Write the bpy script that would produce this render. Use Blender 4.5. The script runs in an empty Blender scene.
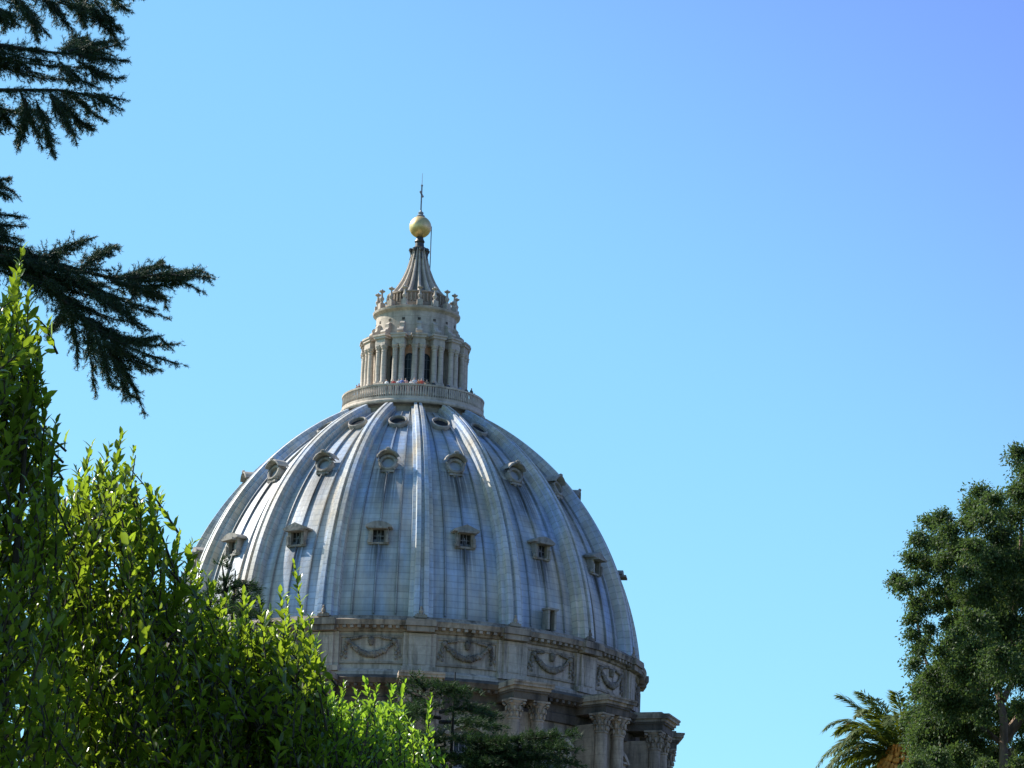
import bpy, bmesh, math, random
import numpy as np
from math import sin, cos, tan, pi, radians, sqrt, atan2, degrees
from mathutils import Vector, Matrix

S = bpy.context.scene
C = S.collection

# ------------------------------------------------------------------ camera, sky, sun, exposure
CZ = 1.6                                  # eye height over the garden
DIST = 455.11                             # metres to the axis of the dome
F_PX, PITCH, ROLL, YAW = 4492.99, 0.2473485, 0.0354554, 0.0226198
_F = Vector((sin(YAW)*cos(PITCH), cos(YAW)*cos(PITCH), sin(PITCH)))
_R = Vector((cos(YAW), -sin(YAW), 0)); _U = _R.cross(_F)
_R2 = cos(ROLL)*_R + sin(ROLL)*_U; _U2 = -sin(ROLL)*_R + cos(ROLL)*_U
cd = bpy.data.cameras.new('camera'); cam = bpy.data.objects.new('camera', cd); C.objects.link(cam)
cd.sensor_fit = 'HORIZONTAL'; cd.sensor_width = 36; cd.lens = F_PX/1024*36
cd.clip_start = 0.5; cd.clip_end = 9000
mw = Matrix((( _R2.x, _U2.x, -_F.x, 0), (_R2.y, _U2.y, -_F.y, 0), (_R2.z, _U2.z, -_F.z, CZ), (0, 0, 0, 1)))
cam.matrix_world = mw
S.camera = cam

def at(px, py, Y):
    """the point at distance Y seen at a pixel of the photograph"""
    d = _F + _R2*((px-512)/F_PX) - _U2*((py-384)/F_PX)
    return np.array((d.x*Y/d.y, Y, CZ + d.z*Y/d.y))

SUN = Vector((-1.0, 0.50, 0.95)).normalized()      # towards the sun
EL = math.asin(SUN.z); AZ = atan2(SUN.x, SUN.y)
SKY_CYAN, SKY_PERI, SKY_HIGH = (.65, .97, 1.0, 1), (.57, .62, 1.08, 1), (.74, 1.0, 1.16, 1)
W = bpy.data.worlds.new('World'); S.world = W; W.use_nodes = True
wn = W.node_tree; wn.nodes.clear()
sky = wn.nodes.new('ShaderNodeTexSky'); sky.sky_type = 'NISHITA'; sky.sun_disc = False
sky.sun_elevation = EL; sky.sun_rotation = AZ; sky.air_density = 1.0; sky.dust_density = 0.6; sky.ozone_density = 2.0
# the air as the photograph has it: cyan low down, periwinkle away from the sun, plain sky overhead
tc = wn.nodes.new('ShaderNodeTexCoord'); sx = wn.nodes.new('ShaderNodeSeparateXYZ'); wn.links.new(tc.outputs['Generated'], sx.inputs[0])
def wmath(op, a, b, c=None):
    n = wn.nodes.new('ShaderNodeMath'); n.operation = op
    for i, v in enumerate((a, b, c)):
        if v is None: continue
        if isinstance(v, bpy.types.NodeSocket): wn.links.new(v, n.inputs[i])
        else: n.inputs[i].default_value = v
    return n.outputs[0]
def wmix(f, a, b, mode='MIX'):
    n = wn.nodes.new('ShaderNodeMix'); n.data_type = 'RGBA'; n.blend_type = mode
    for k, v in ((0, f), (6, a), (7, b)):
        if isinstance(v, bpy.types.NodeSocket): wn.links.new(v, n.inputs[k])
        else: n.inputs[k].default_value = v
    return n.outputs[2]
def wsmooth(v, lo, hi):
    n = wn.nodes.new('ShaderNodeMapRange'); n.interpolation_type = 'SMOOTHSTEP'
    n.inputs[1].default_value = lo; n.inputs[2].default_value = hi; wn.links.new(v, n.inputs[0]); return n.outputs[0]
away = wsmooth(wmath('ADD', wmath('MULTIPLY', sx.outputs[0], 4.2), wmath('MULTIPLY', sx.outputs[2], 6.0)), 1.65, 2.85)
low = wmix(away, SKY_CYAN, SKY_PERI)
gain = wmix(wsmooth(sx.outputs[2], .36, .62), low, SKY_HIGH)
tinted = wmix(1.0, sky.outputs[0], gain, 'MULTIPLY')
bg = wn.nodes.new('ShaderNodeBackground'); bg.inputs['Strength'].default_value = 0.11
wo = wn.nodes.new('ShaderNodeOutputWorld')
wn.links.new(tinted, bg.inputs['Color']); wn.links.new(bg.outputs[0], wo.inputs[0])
sd = bpy.data.lights.new('sun', 'SUN'); sd.energy = 4.8; sd.angle = radians(0.53); sd.color = (1, 0.95, 0.86)
so = bpy.data.objects.new('sun', sd); C.objects.link(so)
so.rotation_euler = (-SUN).to_track_quat('-Z', 'Y').to_euler()
S.view_settings.view_transform = 'Standard'; S.view_settings.look = 'None'
S.view_settings.exposure = 0.85; S.view_settings.gamma = 1; S.view_settings.use_curve_mapping = False
S.render.engine = 'CYCLES'
S.cycles.max_bounces = 6; S.cycles.transmission_bounces = 4; S.cycles.transparent_max_bounces = 4

rnd = random.Random(7); rng = np.random.default_rng(11)

# ------------------------------------------------------------------ materials
class NT:
    def __init__(s, name):
        s.m = bpy.data.materials.new(name); s.m.use_nodes = True
        s.t = s.m.node_tree; s.t.nodes.clear()
        s.out = s.t.nodes.new('ShaderNodeOutputMaterial')
        s.b = s.t.nodes.new('ShaderNodeBsdfPrincipled'); s.t.links.new(s.b.outputs[0], s.out.inputs[0])
    def put(s, sock, v):
        if isinstance(v, bpy.types.NodeSocket): s.t.links.new(v, sock)
        elif v is not None: sock.default_value = v
    def math(s, op, a, b=None, clamp=False):
        n = s.t.nodes.new('ShaderNodeMath'); n.operation = op; n.use_clamp = clamp
        s.put(n.inputs[0], a)
        if b is not None: s.put(n.inputs[1], b)
        return n.outputs[0]
    def ramp(s, f, stops):
        n = s.t.nodes.new('ShaderNodeValToRGB'); e = n.color_ramp.elements
        while len(e) < len(stops): e.new(0.5)
        for i, (p, c) in enumerate(stops):
            e[i].position = p; e[i].color = tuple(c)+(1,) if hasattr(c, '__len__') else (c, c, c, 1)
        s.put(n.inputs[0], f); return n.outputs[0]
    def mix(s, f, a, b, mode='MIX'):
        n = s.t.nodes.new('ShaderNodeMix'); n.data_type = 'RGBA'; n.blend_type = mode
        s.put(n.inputs[0], f); s.put(n.inputs[6], col(a)); s.put(n.inputs[7], col(b)); return n.outputs[2]
    def noise(s, vec=None, scale=1, detail=4, rough=.55):
        n = s.t.nodes.new('ShaderNodeTexNoise'); n.inputs['Scale'].default_value = scale
        n.inputs['Detail'].default_value = detail; n.inputs['Roughness'].default_value = rough
        if vec is not None: s.put(n.inputs['Vector'], vec)
        return n.outputs[0]
    def mapping(s, vec, scale):
        n = s.t.nodes.new('ShaderNodeMapping'); n.inputs['Scale'].default_value = scale
        s.put(n.inputs['Vector'], vec); return n.outputs[0]
    def pos(s): return s.t.nodes.new('ShaderNodeNewGeometry').outputs['Position']
    def island(s): return s.t.nodes.new('ShaderNodeNewGeometry').outputs['Random Per Island']
    def uv(s):
        n = s.t.nodes.new('ShaderNodeTexCoord'); x = s.t.nodes.new('ShaderNodeSeparateXYZ')
        s.t.links.new(n.outputs['UV'], x.inputs[0]); return n.outputs['UV'], x.outputs[0], x.outputs[1]
    def bump(s, h, strength=.3, dist=.05):
        n = s.t.nodes.new('ShaderNodeBump'); n.inputs['Strength'].default_value = strength; n.inputs['Distance'].default_value = dist
        s.put(n.inputs['Height'], h); s.t.links.new(n.outputs[0], s.b.inputs['Normal'])
    def set(s, color=None, rough=.6, spec=.5, metal=0):
        if color is not None: s.put(s.b.inputs['Base Color'], col(color))
        s.put(s.b.inputs['Roughness'], rough); s.put(s.b.inputs['Specular IOR Level'], spec); s.put(s.b.inputs['Metallic'], metal)
        return s.m
def col(v):
    if isinstance(v, tuple) and len(v) == 3: return v+(1,)
    return v

def mat_lead(name, shell):
    n = NT(name); uvv, u, v = n.uv(); p = n.pos()
    st = n.noise(n.mapping(uvv, (1.6, .05, 1)), 1.0, 5, .6)
    big = n.noise(p, .16, 4)
    base = n.ramp(st, ([(.26, (.17, .185, .195)), (.40, (.34, .365, .38)), (.55, (.395, .415, .43)), (.72, (.50, .51, .51))] if shell else [(.26, (.25, .26, .26)), (.40, (.43, .44, .43)), (.6, (.52, .52, .505)), (.75, (.58, .57, .55))]))
    base = n.mix(n.math('MULTIPLY', n.ramp(big, [(.45, 0.0), (.72, 1.0)]), .5), base, (.36, .31, .25))
    blot = n.noise(n.mapping(p, (1, 1, .55)), .85, 5, .65)
    base = n.mix(.55, base, n.ramp(blot, [(.3, .62), (.7, 1.3)]), 'MULTIPLY')
    pat = n.noise(n.mapping(p, (1, 1, .22)), .30, 4, .6)      # bluish and brownish patina
    base = n.mix(1.0, base, n.ramp(pat, [(.36, (.80, .97, 1.28)), (.5, (1.0, 1.0, 1.0)), (.64, (1.16, 1.0, .80))]), 'MULTIPLY')
    # courses of lead sheets: thin dark laps and a small change of tone from sheet to sheet
    fv = n.math('FRACT', n.math('DIVIDE', v, .68)); lap = n.math('LESS_THAN', fv, .15)
    cu = n.math('FLOOR', n.math('DIVIDE', n.math('ADD', u, .3), 2.35 if shell else .93)); cv = n.math('FLOOR', n.math('DIVIDE', v, .68))
    cb = n.t.nodes.new('ShaderNodeCombineXYZ'); n.put(cb.inputs[0], cu); n.put(cb.inputs[1], cv)
    wn_ = n.t.nodes.new('ShaderNodeTexWhiteNoise'); n.t.links.new(cb.outputs[0], wn_.inputs['Vector'])
    base = n.mix(1.0, base, n.ramp(wn_.outputs[0], [(0, .90), (1, 1.07)]), 'MULTIPLY')
    fu = n.math('FRACT', n.math('DIVIDE', u, .93)); ju = n.math('LESS_THAN', fu, .05)
    line = n.math('MAXIMUM', lap, n.math('MULTIPLY', ju, 0.12 if shell else .5))
    base = n.mix(n.math('MULTIPLY', line, .34), base, (.13, .13, .14))
    if shell:
        # rust and soot runs below each dormer window: a fixed shape on the sheet
        pu = n.math('MULTIPLY', n.math('ABSOLUTE', n.math('SUBTRACT', n.math('FRACT', n.math('DIVIDE', u, 10)), .5)), 10)
        run = n.noise(n.mapping(uvv, (3.4, .12, 1)), 1.0, 4, .65)
        for v0, ln, hw, k in ((8.7, 4.6, 1.6, .8), (17.9, 6.8, 2.8, .8), (27.0, 3.0, 2.2, .6)):
            d = n.math('DIVIDE', n.math('SUBTRACT', v0, v), ln)                 # 0 at the sill, 1 at the end of the run
            a = n.math('MULTIPLY', n.math('GREATER_THAN', d, 0), n.math('SUBTRACT', 1, d, True))
            b = n.math('SUBTRACT', 1, n.math('DIVIDE', pu, hw), True)
            f = n.math('MULTIPLY', n.math('MULTIPLY', a, b), n.ramp(run, [(.36, 0.0), (.52, 1.0)]))
            wp_ = n.t.nodes.new('ShaderNodeTexWhiteNoise'); wp_.noise_dimensions = '1D'; n.put(wp_.inputs['W'], n.math('ADD', n.math('FLOOR', n.math('DIVIDE', u, 10)), v0))
            f = n.math('MULTIPLY', f, n.ramp(wp_.outputs[0], [(0, .5), (1, 1.0)]))
            base = n.mix(n.math('MULTIPLY', n.math('MULTIPLY', f, 3.2, True), k), base, (.045, .043, .042))
        edge = n.math('GREATER_THAN', n.math('ADD', pu, n.math('MULTIPLY', n.math('SUBTRACT', run, .5), .5)), 4.42-.62+.3)
        base = n.mix(n.math('MULTIPLY', edge, n.ramp(st, [(.3, .75), (.65, .25)])), base, (.085, .085, .088))
        # thin dark lines beside the standing seams
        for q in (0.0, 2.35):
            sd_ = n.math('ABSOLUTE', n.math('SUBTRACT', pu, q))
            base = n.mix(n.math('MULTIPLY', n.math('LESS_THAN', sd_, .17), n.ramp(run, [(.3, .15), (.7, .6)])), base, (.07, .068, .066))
        # darker towards the foot
        foot = n.math('SUBTRACT', 1, n.math('DIVIDE', v, 1.6), True)
        base = n.mix(n.math('MULTIPLY', foot, .5), base, (.12, .115, .11))
    hgt = n.math('ADD', n.math('MULTIPLY', line, -1), n.math('MULTIPLY', n.noise(p, 2.5, 3), .8))
    n.bump(hgt, .35, .06)
    return n.set(base, n.ramp(st, [(.3, .62), (.7, .42)]), .5)

def mat_stone(name, light, dark, grime, amount=.5, rough=.85):
    n = NT(name); p = n.pos()
    a = n.noise(n.mapping(p, (.9, .9, .11)), 1.0, 6, .65)     # long vertical weather streaks
    b = n.noise(p, .33, 5); c = n.noise(p, 3.0, 4)
    base = n.mix(n.ramp(b, [(.35, 0.0), (.65, 1.0)]), light, dark)
    base = n.mix(n.math('MULTIPLY', n.ramp(a, [(.47, 0.0), (.66, 1.0)]), amount), base, grime)
    base = n.mix(.35, base, n.ramp(c, [(.3, .55), (.7, 1.25)]), 'MULTIPLY')
    x = n.t.nodes.new('ShaderNodeSeparateXYZ'); n.t.links.new(p, x.inputs[0])
    jz = n.math('LESS_THAN', n.math('FRACT', n.math('DIVIDE', x.outputs[2], .92)), .05)
    base = n.mix(n.math('MULTIPLY', jz, .3), base, (.06, .055, .05))
    n.bump(n.math('ADD', n.math('MULTIPLY', c, .7), n.math('MULTIPLY', b, .5)), .45, .12)
    return n.set(base, rough, .25)

def mat_leaf(name, c0, c1, tr, trans=.45, rough=.32, spec=.5):
    n = NT(name); r = n.island()
    base = n.ramp(r, [(0, c0), (.55, c1), (.955, tuple(min(1, q*1.6) for q in c1)), (.985, (c1[0]*3.2, c1[1]*1.5, c1[2]*1.5))])
    n.set(base, rough, spec)
    t = n.t.nodes.new('ShaderNodeBsdfTranslucent'); n.put(t.inputs['Color'], n.ramp(r, [(0, tuple(q*.7 for q in tr)), (1, tr)]))
    m = n.t.nodes.new('ShaderNodeMixShader'); m.inputs[0].default_value = trans
    n.t.links.new(n.b.outputs[0], m.inputs[1]); n.t.links.new(t.outputs[0], m.inputs[2]); n.t.links.new(m.outputs[0], n.out.inputs[0])
    return n.m

def mat_bark(name, a, b, scale=6):
    n = NT(name); p = n.pos(); f = n.noise(n.mapping(p, (1, 1, .25)), scale, 5, .65)
    n.bump(f, .6, .03); return n.set(n.ramp(f, [(.35, a), (.68, b)]), .9, .2)

def mat_plain(name, c, rough=.6, metal=0, spec=.5, var=.15):
    n = NT(name); f = n.noise(n.pos(), 2.2, 4)
    return n.set(n.mix(1.0, c, n.ramp(f, [(.3, 1-var), (.7, 1+var)]), 'MULTIPLY'), rough, spec, metal)

LEAD = mat_lead('dome_lead', True); RIBLEAD = mat_lead('rib_lead', False)
TRAV = mat_stone('travertine', (.52, .43, .35), (.40, .33, .265), (.10, .082, .066), .9)
TRAVD = mat_stone('sooty_shade_travertine', (.16, .128, .10), (.09, .074, .06), (.035, .03, .026), .85)  # sooty stone, its colour darkened further to stand for shade under the cornices
TRAVM = mat_stone('weathered_travertine', (.42, .335, .26), (.26, .21, .165), (.07, .058, .047), .9)
LANT = mat_stone('lantern_travertine', (.58, .49, .405), (.48, .40, .32), (.20, .17, .14), .6)
OCHRE = mat_stone('ochre_plaster', (.80, .45, .29), (.74, .40, .26), (.45, .25, .17), .3)
SPIRE = mat_stone('spire_lead', (.24, .215, .19), (.16, .145, .13), (.09, .08, .07), .5, .6)
DORM = mat_stone('dormer_stone', (.38, .345, .305), (.27, .245, .215), (.09, .08, .07), .8)
CORN = mat_stone('brown_cornice', (.38, .31, .245), (.25, .20, .16), (.06, .05, .042), .9)
SWAG = mat_stone('swag_stone', (.30, .245, .195), (.18, .148, .12), (.05, .042, .036), .9)
GLASS = mat_plain('window_glass', (.02, .025, .032), .35, 0, .25)
VOID = mat_plain('dark_opening', (.03, .031, .034), .9, 0, .05)
PALE = mat_plain('pale_pane', (.30, .32, .35), .35)
GOLD = mat_plain('gilded_bronze', (.70, .50, .22), .42, .7, .5, .2)
IRON = mat_plain('dark_iron', (.07, .065, .06), .5, .6)
BIRON = mat_plain('grey_iron', (.22, .22, .23), .5, .3)

# ------------------------------------------------------------------ mesh helpers
class MB:
    """collects shapes; build() links them as ONE mesh object"""
    def __init__(s): s.v = []; s.f = []; s.uv = []; s.has_uv = False; s.mi = []; s.cur = 0
    def add(s, vs, fs, uvs=None):
        o = len(s.v); s.v += [tuple(float(q) for q in a) for a in vs]
        s.f += [tuple(i+o for i in a) for a in fs]; s.mi += [s.cur]*len(fs)
        s.uv += list(uvs) if uvs else [(0., 0.)]*len(vs); s.has_uv |= bool(uvs); return s
    def box(s, c, d, M=None, taper=1.0):
        x, y, z = d[0]/2, d[1]/2, d[2]/2
        vs = [Vector((sx*x*(taper if sz > 0 else 1), sy*y*(taper if sz > 0 else 1), sz*z)) for sz in (-1, 1) for sx, sy in ((-1,-1),(1,-1),(1,1),(-1,1))]
        if M is not None: vs = [M @ q for q in vs]
        c = Vector(c); vs = [q+c for q in vs]
        return s.add(vs, [(3,2,1,0),(4,5,6,7),(0,1,5,4),(1,2,6,5),(2,3,7,6),(3,0,4,7)])
    def lathe(s, prof, n=48, c=(0,0,0), a0=0, a1=2*pi, M=None, cap=False):
        full = abs(a1-a0-2*pi) < 1e-6; k = n if full else n+1; vs = []
        for r, z in prof:
            for i in range(k):
                t = a0+(a1-a0)*i/n; q = Vector((r*sin(t), -r*cos(t), z))
                if M is not None: q = M @ q
                vs.append((q.x+c[0], q.y+c[1], q.z+c[2]))
        fs = []
        for j in range(len(prof)-1):
            for i in range(n):
                i2 = (i+1) % k
                fs.append((j*k+i, j*k+i2, (j+1)*k+i2, (j+1)*k+i))
        if cap: fs.append(tuple(range((len(prof)-1)*k, len(prof)*k))); fs.append(tuple(range(k))[::-1])
        return s.add(vs, fs)
    def tube(s, pts, rad, n=6):
        pts = [Vector(p) for p in pts]; m = len(pts)
        if not hasattr(rad, '__len__'): rad = [rad]*m
        vs = []; ref = Vector((.31, .17, .93))
        for i, p in enumerate(pts):
            d = (pts[min(i+1, m-1)]-pts[max(i-1, 0)]).normalized()
            if abs(d.dot(ref)) > .95: ref = Vector((.9, .3, .1))
            a = d.cross(ref).normalized(); b = d.cross(a)
            vs += [p+(a*cos(2*pi*k/n)+b*sin(2*pi*k/n))*rad[i] for k in range(n)]
        fs = [(i*n+k, i*n+(k+1) % n, (i+1)*n+(k+1) % n, (i+1)*n+k) for i in range(m-1) for k in range(n)]
        fs += [tuple(range(n))[::-1], tuple(range((m-1)*n, m*n))]
        return s.add(vs, fs)
    def prism(s, outline, d0, d1, M=None):
        """outline (x,z) extruded along y from d0 to d1"""
        n = len(outline)
        vs = [Vector((x, d0, z)) for x, z in outline]+[Vector((x, d1, z)) for x, z in outline]
        if M is not None: vs = [M @ q for q in vs]
        return s.add(vs, [tuple(range(n)), tuple(range(n, 2*n))[::-1]]+[(i, i+n, (i+1) % n+n, (i+1) % n) for i in range(n)])
    def ico(s, c, r, sub=1, sc=(1,1,1)):
        bm = bmesh.new(); bmesh.ops.create_icosphere(bm, subdivisions=sub, radius=1)
        bm.verts.index_update()
        vs = [(c[0]+q.co.x*r*sc[0], c[1]+q.co.y*r*sc[1], c[2]+q.co.z*r*sc[2]) for q in bm.verts]
        fs = [tuple(v.index for v in f.verts) for f in bm.faces]; bm.free(); return s.add(vs, fs)
    def build(s, name, mats, parent=None, smooth=None):
        me = bpy.data.meshes.new(name); me.from_pydata(s.v, [], s.f)
        for m in (mats if isinstance(mats, list) else [mats]): me.materials.append(m)
        if any(s.mi): me.polygons.foreach_set('material_index', s.mi)
        if s.has_uv:
            l = me.uv_layers.new(name='UVMap'); idx = np.empty(len(me.loops), int); me.loops.foreach_get('vertex_index', idx)
            l.data.foreach_set('uv', np.array(s.uv, dtype=np.float32)[idx].ravel())
        bm = bmesh.new(); bm.from_mesh(me); bmesh.ops.recalc_face_normals(bm, faces=bm.faces)
        if smooth is not None:
            for f in bm.faces: f.smooth = True
            for e in bm.edges: e.smooth = len(e.link_faces) == 2 and e.calc_face_angle(0) < radians(smooth)
        bm.to_mesh(me); bm.free()
        o = bpy.data.objects.new(name, me); C.objects.link(o); o.parent = parent
        return o

def tag(o, label=None, cat=None, group=None, kind=None):
    if label: o['label'] = label
    if cat: o['category'] = cat
    if group: o['group'] = group
    if kind: o['kind'] = kind
    return o
def empty(name, loc=(0,0,0), parent=None):
    o = bpy.data.objects.new(name, None); C.objects.link(o); o.location = loc; o.parent = parent; return o
def kids(o): return [c for c in C.objects if c.parent == o]
def copy_tree(o, parent=None, rz=None):
    ch = kids(o)
    c = o.copy(); C.objects.link(c); c.parent = parent
    if rz is not None: c.rotation_euler = (0, 0, rz)
    for k in ch: copy_tree(k, c)
    return c

# ------------------------------------------------------------------ ground
g = MB(); N = 40
xs = np.linspace(-4000, 4000, N+1)
g.add([(x, y+1500, 0) for y in xs for x in xs], [(j*(N+1)+i, j*(N+1)+i+1, (j+1)*(N+1)+i+1, (j+1)*(N+1)+i) for j in range(N) for i in range(N)])
n = NT('lawn'); p = n.pos(); f1 = n.noise(p, .08, 6); f2 = n.noise(p, 3, 5)
n.bump(f2, .6, .05)
GM = n.set(n.mix(.5, n.ramp(f1, [(.35, (.045, .07, .02)), (.65, (.10, .10, .045))]), n.ramp(f2, [(.3, (.03, .05, .015)), (.7, (.11, .13, .05))])), .95, .1)
tag(g.build('ground', GM), kind='structure')

# ------------------------------------------------------------------ the basilica
A0 = radians(3.79); STEP = pi/8; ZB = 84.83
B = empty('domed_basilica', (.05, DIST, CZ))
tag(B, 'huge church dome of ribbed grey lead with columned drum, lantern and gold ball', 'church')
PANELS = [A0+STEP*(k+.5) for k in range(16)]; RIBS = [A0+STEP*k for k in range(16)]
RS, CC = 23.5, 7.0; ZS = ZB-2; RHO = RS+CC
PH0 = math.asin((ZB+.1-ZS)/RHO); PH1 = math.acos((7.15+CC)/RHO)
def mer(ph, h=0): return (-CC+(RHO+h)*cos(ph), ZS+(RHO+h)*sin(ph))
# shell, with standing seams as part of its sheet
m = MB(); NTH, NPH = 256, 56
vs = []; uvs = []
for j in range(NPH+1):
    ph = PH0+(PH1-PH0)*j/NPH; r, z = mer(ph)
    for i in range(NTH+1):
        t = 2*pi*i/NTH; vs.append((r*sin(t), -r*cos(t), z)); uvs.append((t/STEP*10, RHO*(ph-PH0)))
m.add(vs, [(j*(NTH+1)+i, j*(NTH+1)+i+1, (j+1)*(NTH+1)+i+1, (j+1)*(NTH+1)+i) for j in range(NPH) for i in range(NTH)], uvs)
for k in range(16):
    for q in (-.235, 0, .235):
        t = STEP*(k+.5+q); ps = []; us = []
        for j in range(NPH+1):
            ph = PH0+(PH1-PH0)*(.015+.965*j/NPH); v = RHO*(ph-PH0)
            sh = .6+.4*(1-j/NPH)
            for s_, h in ((-.085, -.03), (-.06, .20), (.06, .20), (.085, -.03)):
                r, z = mer(ph, h); e = s_*sh
                ps.append((r*sin(t)+e*cos(t), -r*cos(t)+e*sin(t), z)); us.append(((t+e/24.4)/STEP*10, v))
        m.add(ps, [(j*4+i, j*4+i+1, j*4+i+5, j*4+i+4) for j in range(NPH) for i in range(3)], us)
sh = m.build('dome_shell', LEAD, B, 35); sh.rotation_euler.z = A0
# ribs
def rib_mesh():
    m = MB(); vs = []; us = []; NP = 48
    cs = [(-1, -.2), (-1, .66), (-.66, .70), (-.60, 1.18), (-.18, 1.24), (-.10, .86), (.10, .86), (.18, 1.24), (.60, 1.18), (.66, .70), (1, .66), (1, -.2)]
    for j in range(NP+1):
        k = j/NP; ph = PH0+(PH1-PH0)*k; w = 1.22*(1-k)**1.0+.66*k; hs = 1-.22*k
        for a, h in cs:
            r, z = mer(ph, h*hs); vs.append((a*w, -r, z)); us.append((a*1.2+.46, RHO*(ph-PH0)+.3))
    n_ = len(cs)
    m.add(vs, [(j*n_+i, j*n_+i+1, (j+1)*n_+i+1, (j+1)*n_+i) for j in range(NP) for i in range(n_-1)], us)
    return m
rib = rib_mesh().build('rib', RIBLEAD, B, 30)
fo = MB(); r0 = mer(PH0)[0]
fo.box((0, -r0-1.15, ZB+.25), (1.9, .9, .5)); fo.lathe([(.0, 0), (.34, 0), (.24, .2), (.36, .5), (.30, .8), (.14, 1.0), (.2, 1.15), (.17, 1.35), (0, 1.5)], 10, (0, -r0-1.35, ZB+.45))
for s_ in (-1, 1): fo.ico((s_*.5, -r0-1.25, ZB+.62), .26, 1, (1, .7, .8))
ff = fo.build('rib_finial', TRAVM, rib, 40)
for v in ff.data.vertices: v.co = Vector((0, -r0-.95, ZB+.1))+(v.co-Vector((0, -r0-.95, ZB+.1)))*.62
for t in RIBS[1:]: copy_tree(rib, B, t)
rib.rotation_euler.z = RIBS[0]

# dormers -----------------------------------------------------------
def arch(w, h, n=8):    # segmental arch outline above z=0
    R = (w*w/4+h*h)/(2*h); a = math.asin(w/2/R)
    return [(R*sin(-a+2*a*i/n), R*cos(a*(-1+2*i/n))-R+h) for i in range(n+1)]
def shrink(o, c, k):
    for q in [o]+kids(o):
        for v in q.data.vertices: v.co = Vector(c)+(v.co-Vector(c))*k
def low_dormer(seg):
    r, z = 22.1, 92.75                                     # sill on the shell
    f = -r-.06                                              # front plane
    m = MB()
    for s_ in (-1, 1):
        m.box((s_*.74, f+1.1, z+.70), (.36, 2.2, 1.34)); m.box((s_*.86, f-.08, z+.45), (.26, .2, .9)); m.ico((s_*.98, f+.1, z+.2), .22, 1, (.8, .8, 1.2))
    m.box((0, f+1.2, z-.02), (2.1, 2.3, .2)); m.box((0, f+.9, z+1.44), (1.85, 3.2, .2))
    m.box((0, f+2.6, z+.7), (1.2, 2.0, 1.3))
    d = m.build('dormer_window', DORM, B)
    h = MB()
    if seg: ol = [(-1.3, 0)]+arch(2.6, .46)+[(1.3, 0)]; ol = [(-1.3, -.16)]+[(x, q) for x, q in arch(2.6, .46)]+[(1.3, -.16)]
    else: ol = [(-1.32, -.16), (-1.32, 0.02), (0, .56), (1.32, 0.02), (1.32, -.16)]
    h.prism([(x, q+z+1.70) for x, q in ol], f-.34, f+3.2)
    h.build('pediment', DORM, d)
    w = MB(); w.box((0, f+.5, z+.7), (1.1, .06, 1.26)); w.build('pane', VOID, d)
    b = MB()
    for x in (-.18, .18): b.box((x, f+.42, z+.7), (.05, .05, 1.25))
    b.box((0, f+.42, z+.75), (1.05, .05, .05)); b.build('window_bars', BIRON, d)
    return d
def round_dormer():
    r, z = mer(radians(38.3), .45); m = MB(); c = Vector((0, -r-.05, z))
    M = Matrix.Rotation(radians(90-22), 3, 'X')             # axis leans up from the horizontal
    ring = [(.86, -.9), (.86, .18), (1.0, .30), (1.22, .26), (1.34, .05), (1.34, -.9)]
    m.lathe(ring, 24, c, M=M)
    for s_ in (-1, 1):                                       # scrolls at the sides
        for k in range(5): m.ico((s_*(1.28-.10*k), c.y-.05-.06*k, z+.35-.42*k), .30-.02*k, 1, (.8, .8, 1))
    m.box((0, c.y-.15, z-1.32), (1.9, .8, .3)); m.ico((0, c.y-.3, z-1.55), .38, 1, (1.2, .8, .8))
    d = m.build('oculus_dormer', DORM, B, 35)
    h = MB()                                                 # shell hood over the eye
    vs = []; NA = 14
    for j, (rr, y) in enumerate(((1.30, 1.4), (1.38, -.1), (1.62, -.55), (1.80, -.45), (1.84, 1.4))):
        for i in range(NA+1):
            a = radians(-68)+radians(136)*i/NA; fl = 1+.03*(i % 2)*(j > 1)
            vs.append((rr*fl*sin(a), c.y+y-.15*cos(a), z+.10+rr*fl*cos(a)))
    h.add(vs, [(j*(NA+1)+i, j*(NA+1)+i+1, (j+1)*(NA+1)+i+1, (j+1)*(NA+1)+i) for j in range(4) for i in range(NA)])
    h.ico((0, c.y-.55, z+1.95), .34, 1, (1.3, .8, .8))
    h.build('shell_hood', DORM, d, 35)
    w = MB(); w.lathe([(0, -.30), (.88, -.30), (.88, -.38), (0, -.38)], 20, c, M=M); w.build('pane', PALE, d)
    shrink(d, (0, -r-.1, z-.1), .70)
    return d
def top_oculus():
    ph = radians(54); r, z = mer(ph, .2); m = MB(); c = Vector((0, -r, z))
    M = Matrix.Rotation(radians(90-48), 3, 'X')
    m.lathe([(.80, -.5), (.80, .30), (.88, .38), (.98, .32), (1.02, .1), (1.02, -.6)], 24, c, M=M)
    d = m.build('top_oculus', DORM, B, 35)
    w = MB(); w.lathe([(0, .06), (.82, .06), (.82, -.1), (0, -.1)], 20, c, M=M); w.build('pane', VOID, d)
    return d
for k, t in enumerate(PANELS):
    if k == 0: dA, dB, dO, dT = low_dormer(False), low_dormer(True), round_dormer(), top_oculus(); first = [dA, dB]
for k, t in enumerate(PANELS):
    src = dA if k % 2 == 0 else dB
    if k < 2: src.rotation_euler.z = t
    else: copy_tree(src, B, t)
    for s_ in (dO, dT):
        if k == 0: s_.rotation_euler.z = t
        else: copy_tree(s_, B, t)
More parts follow.
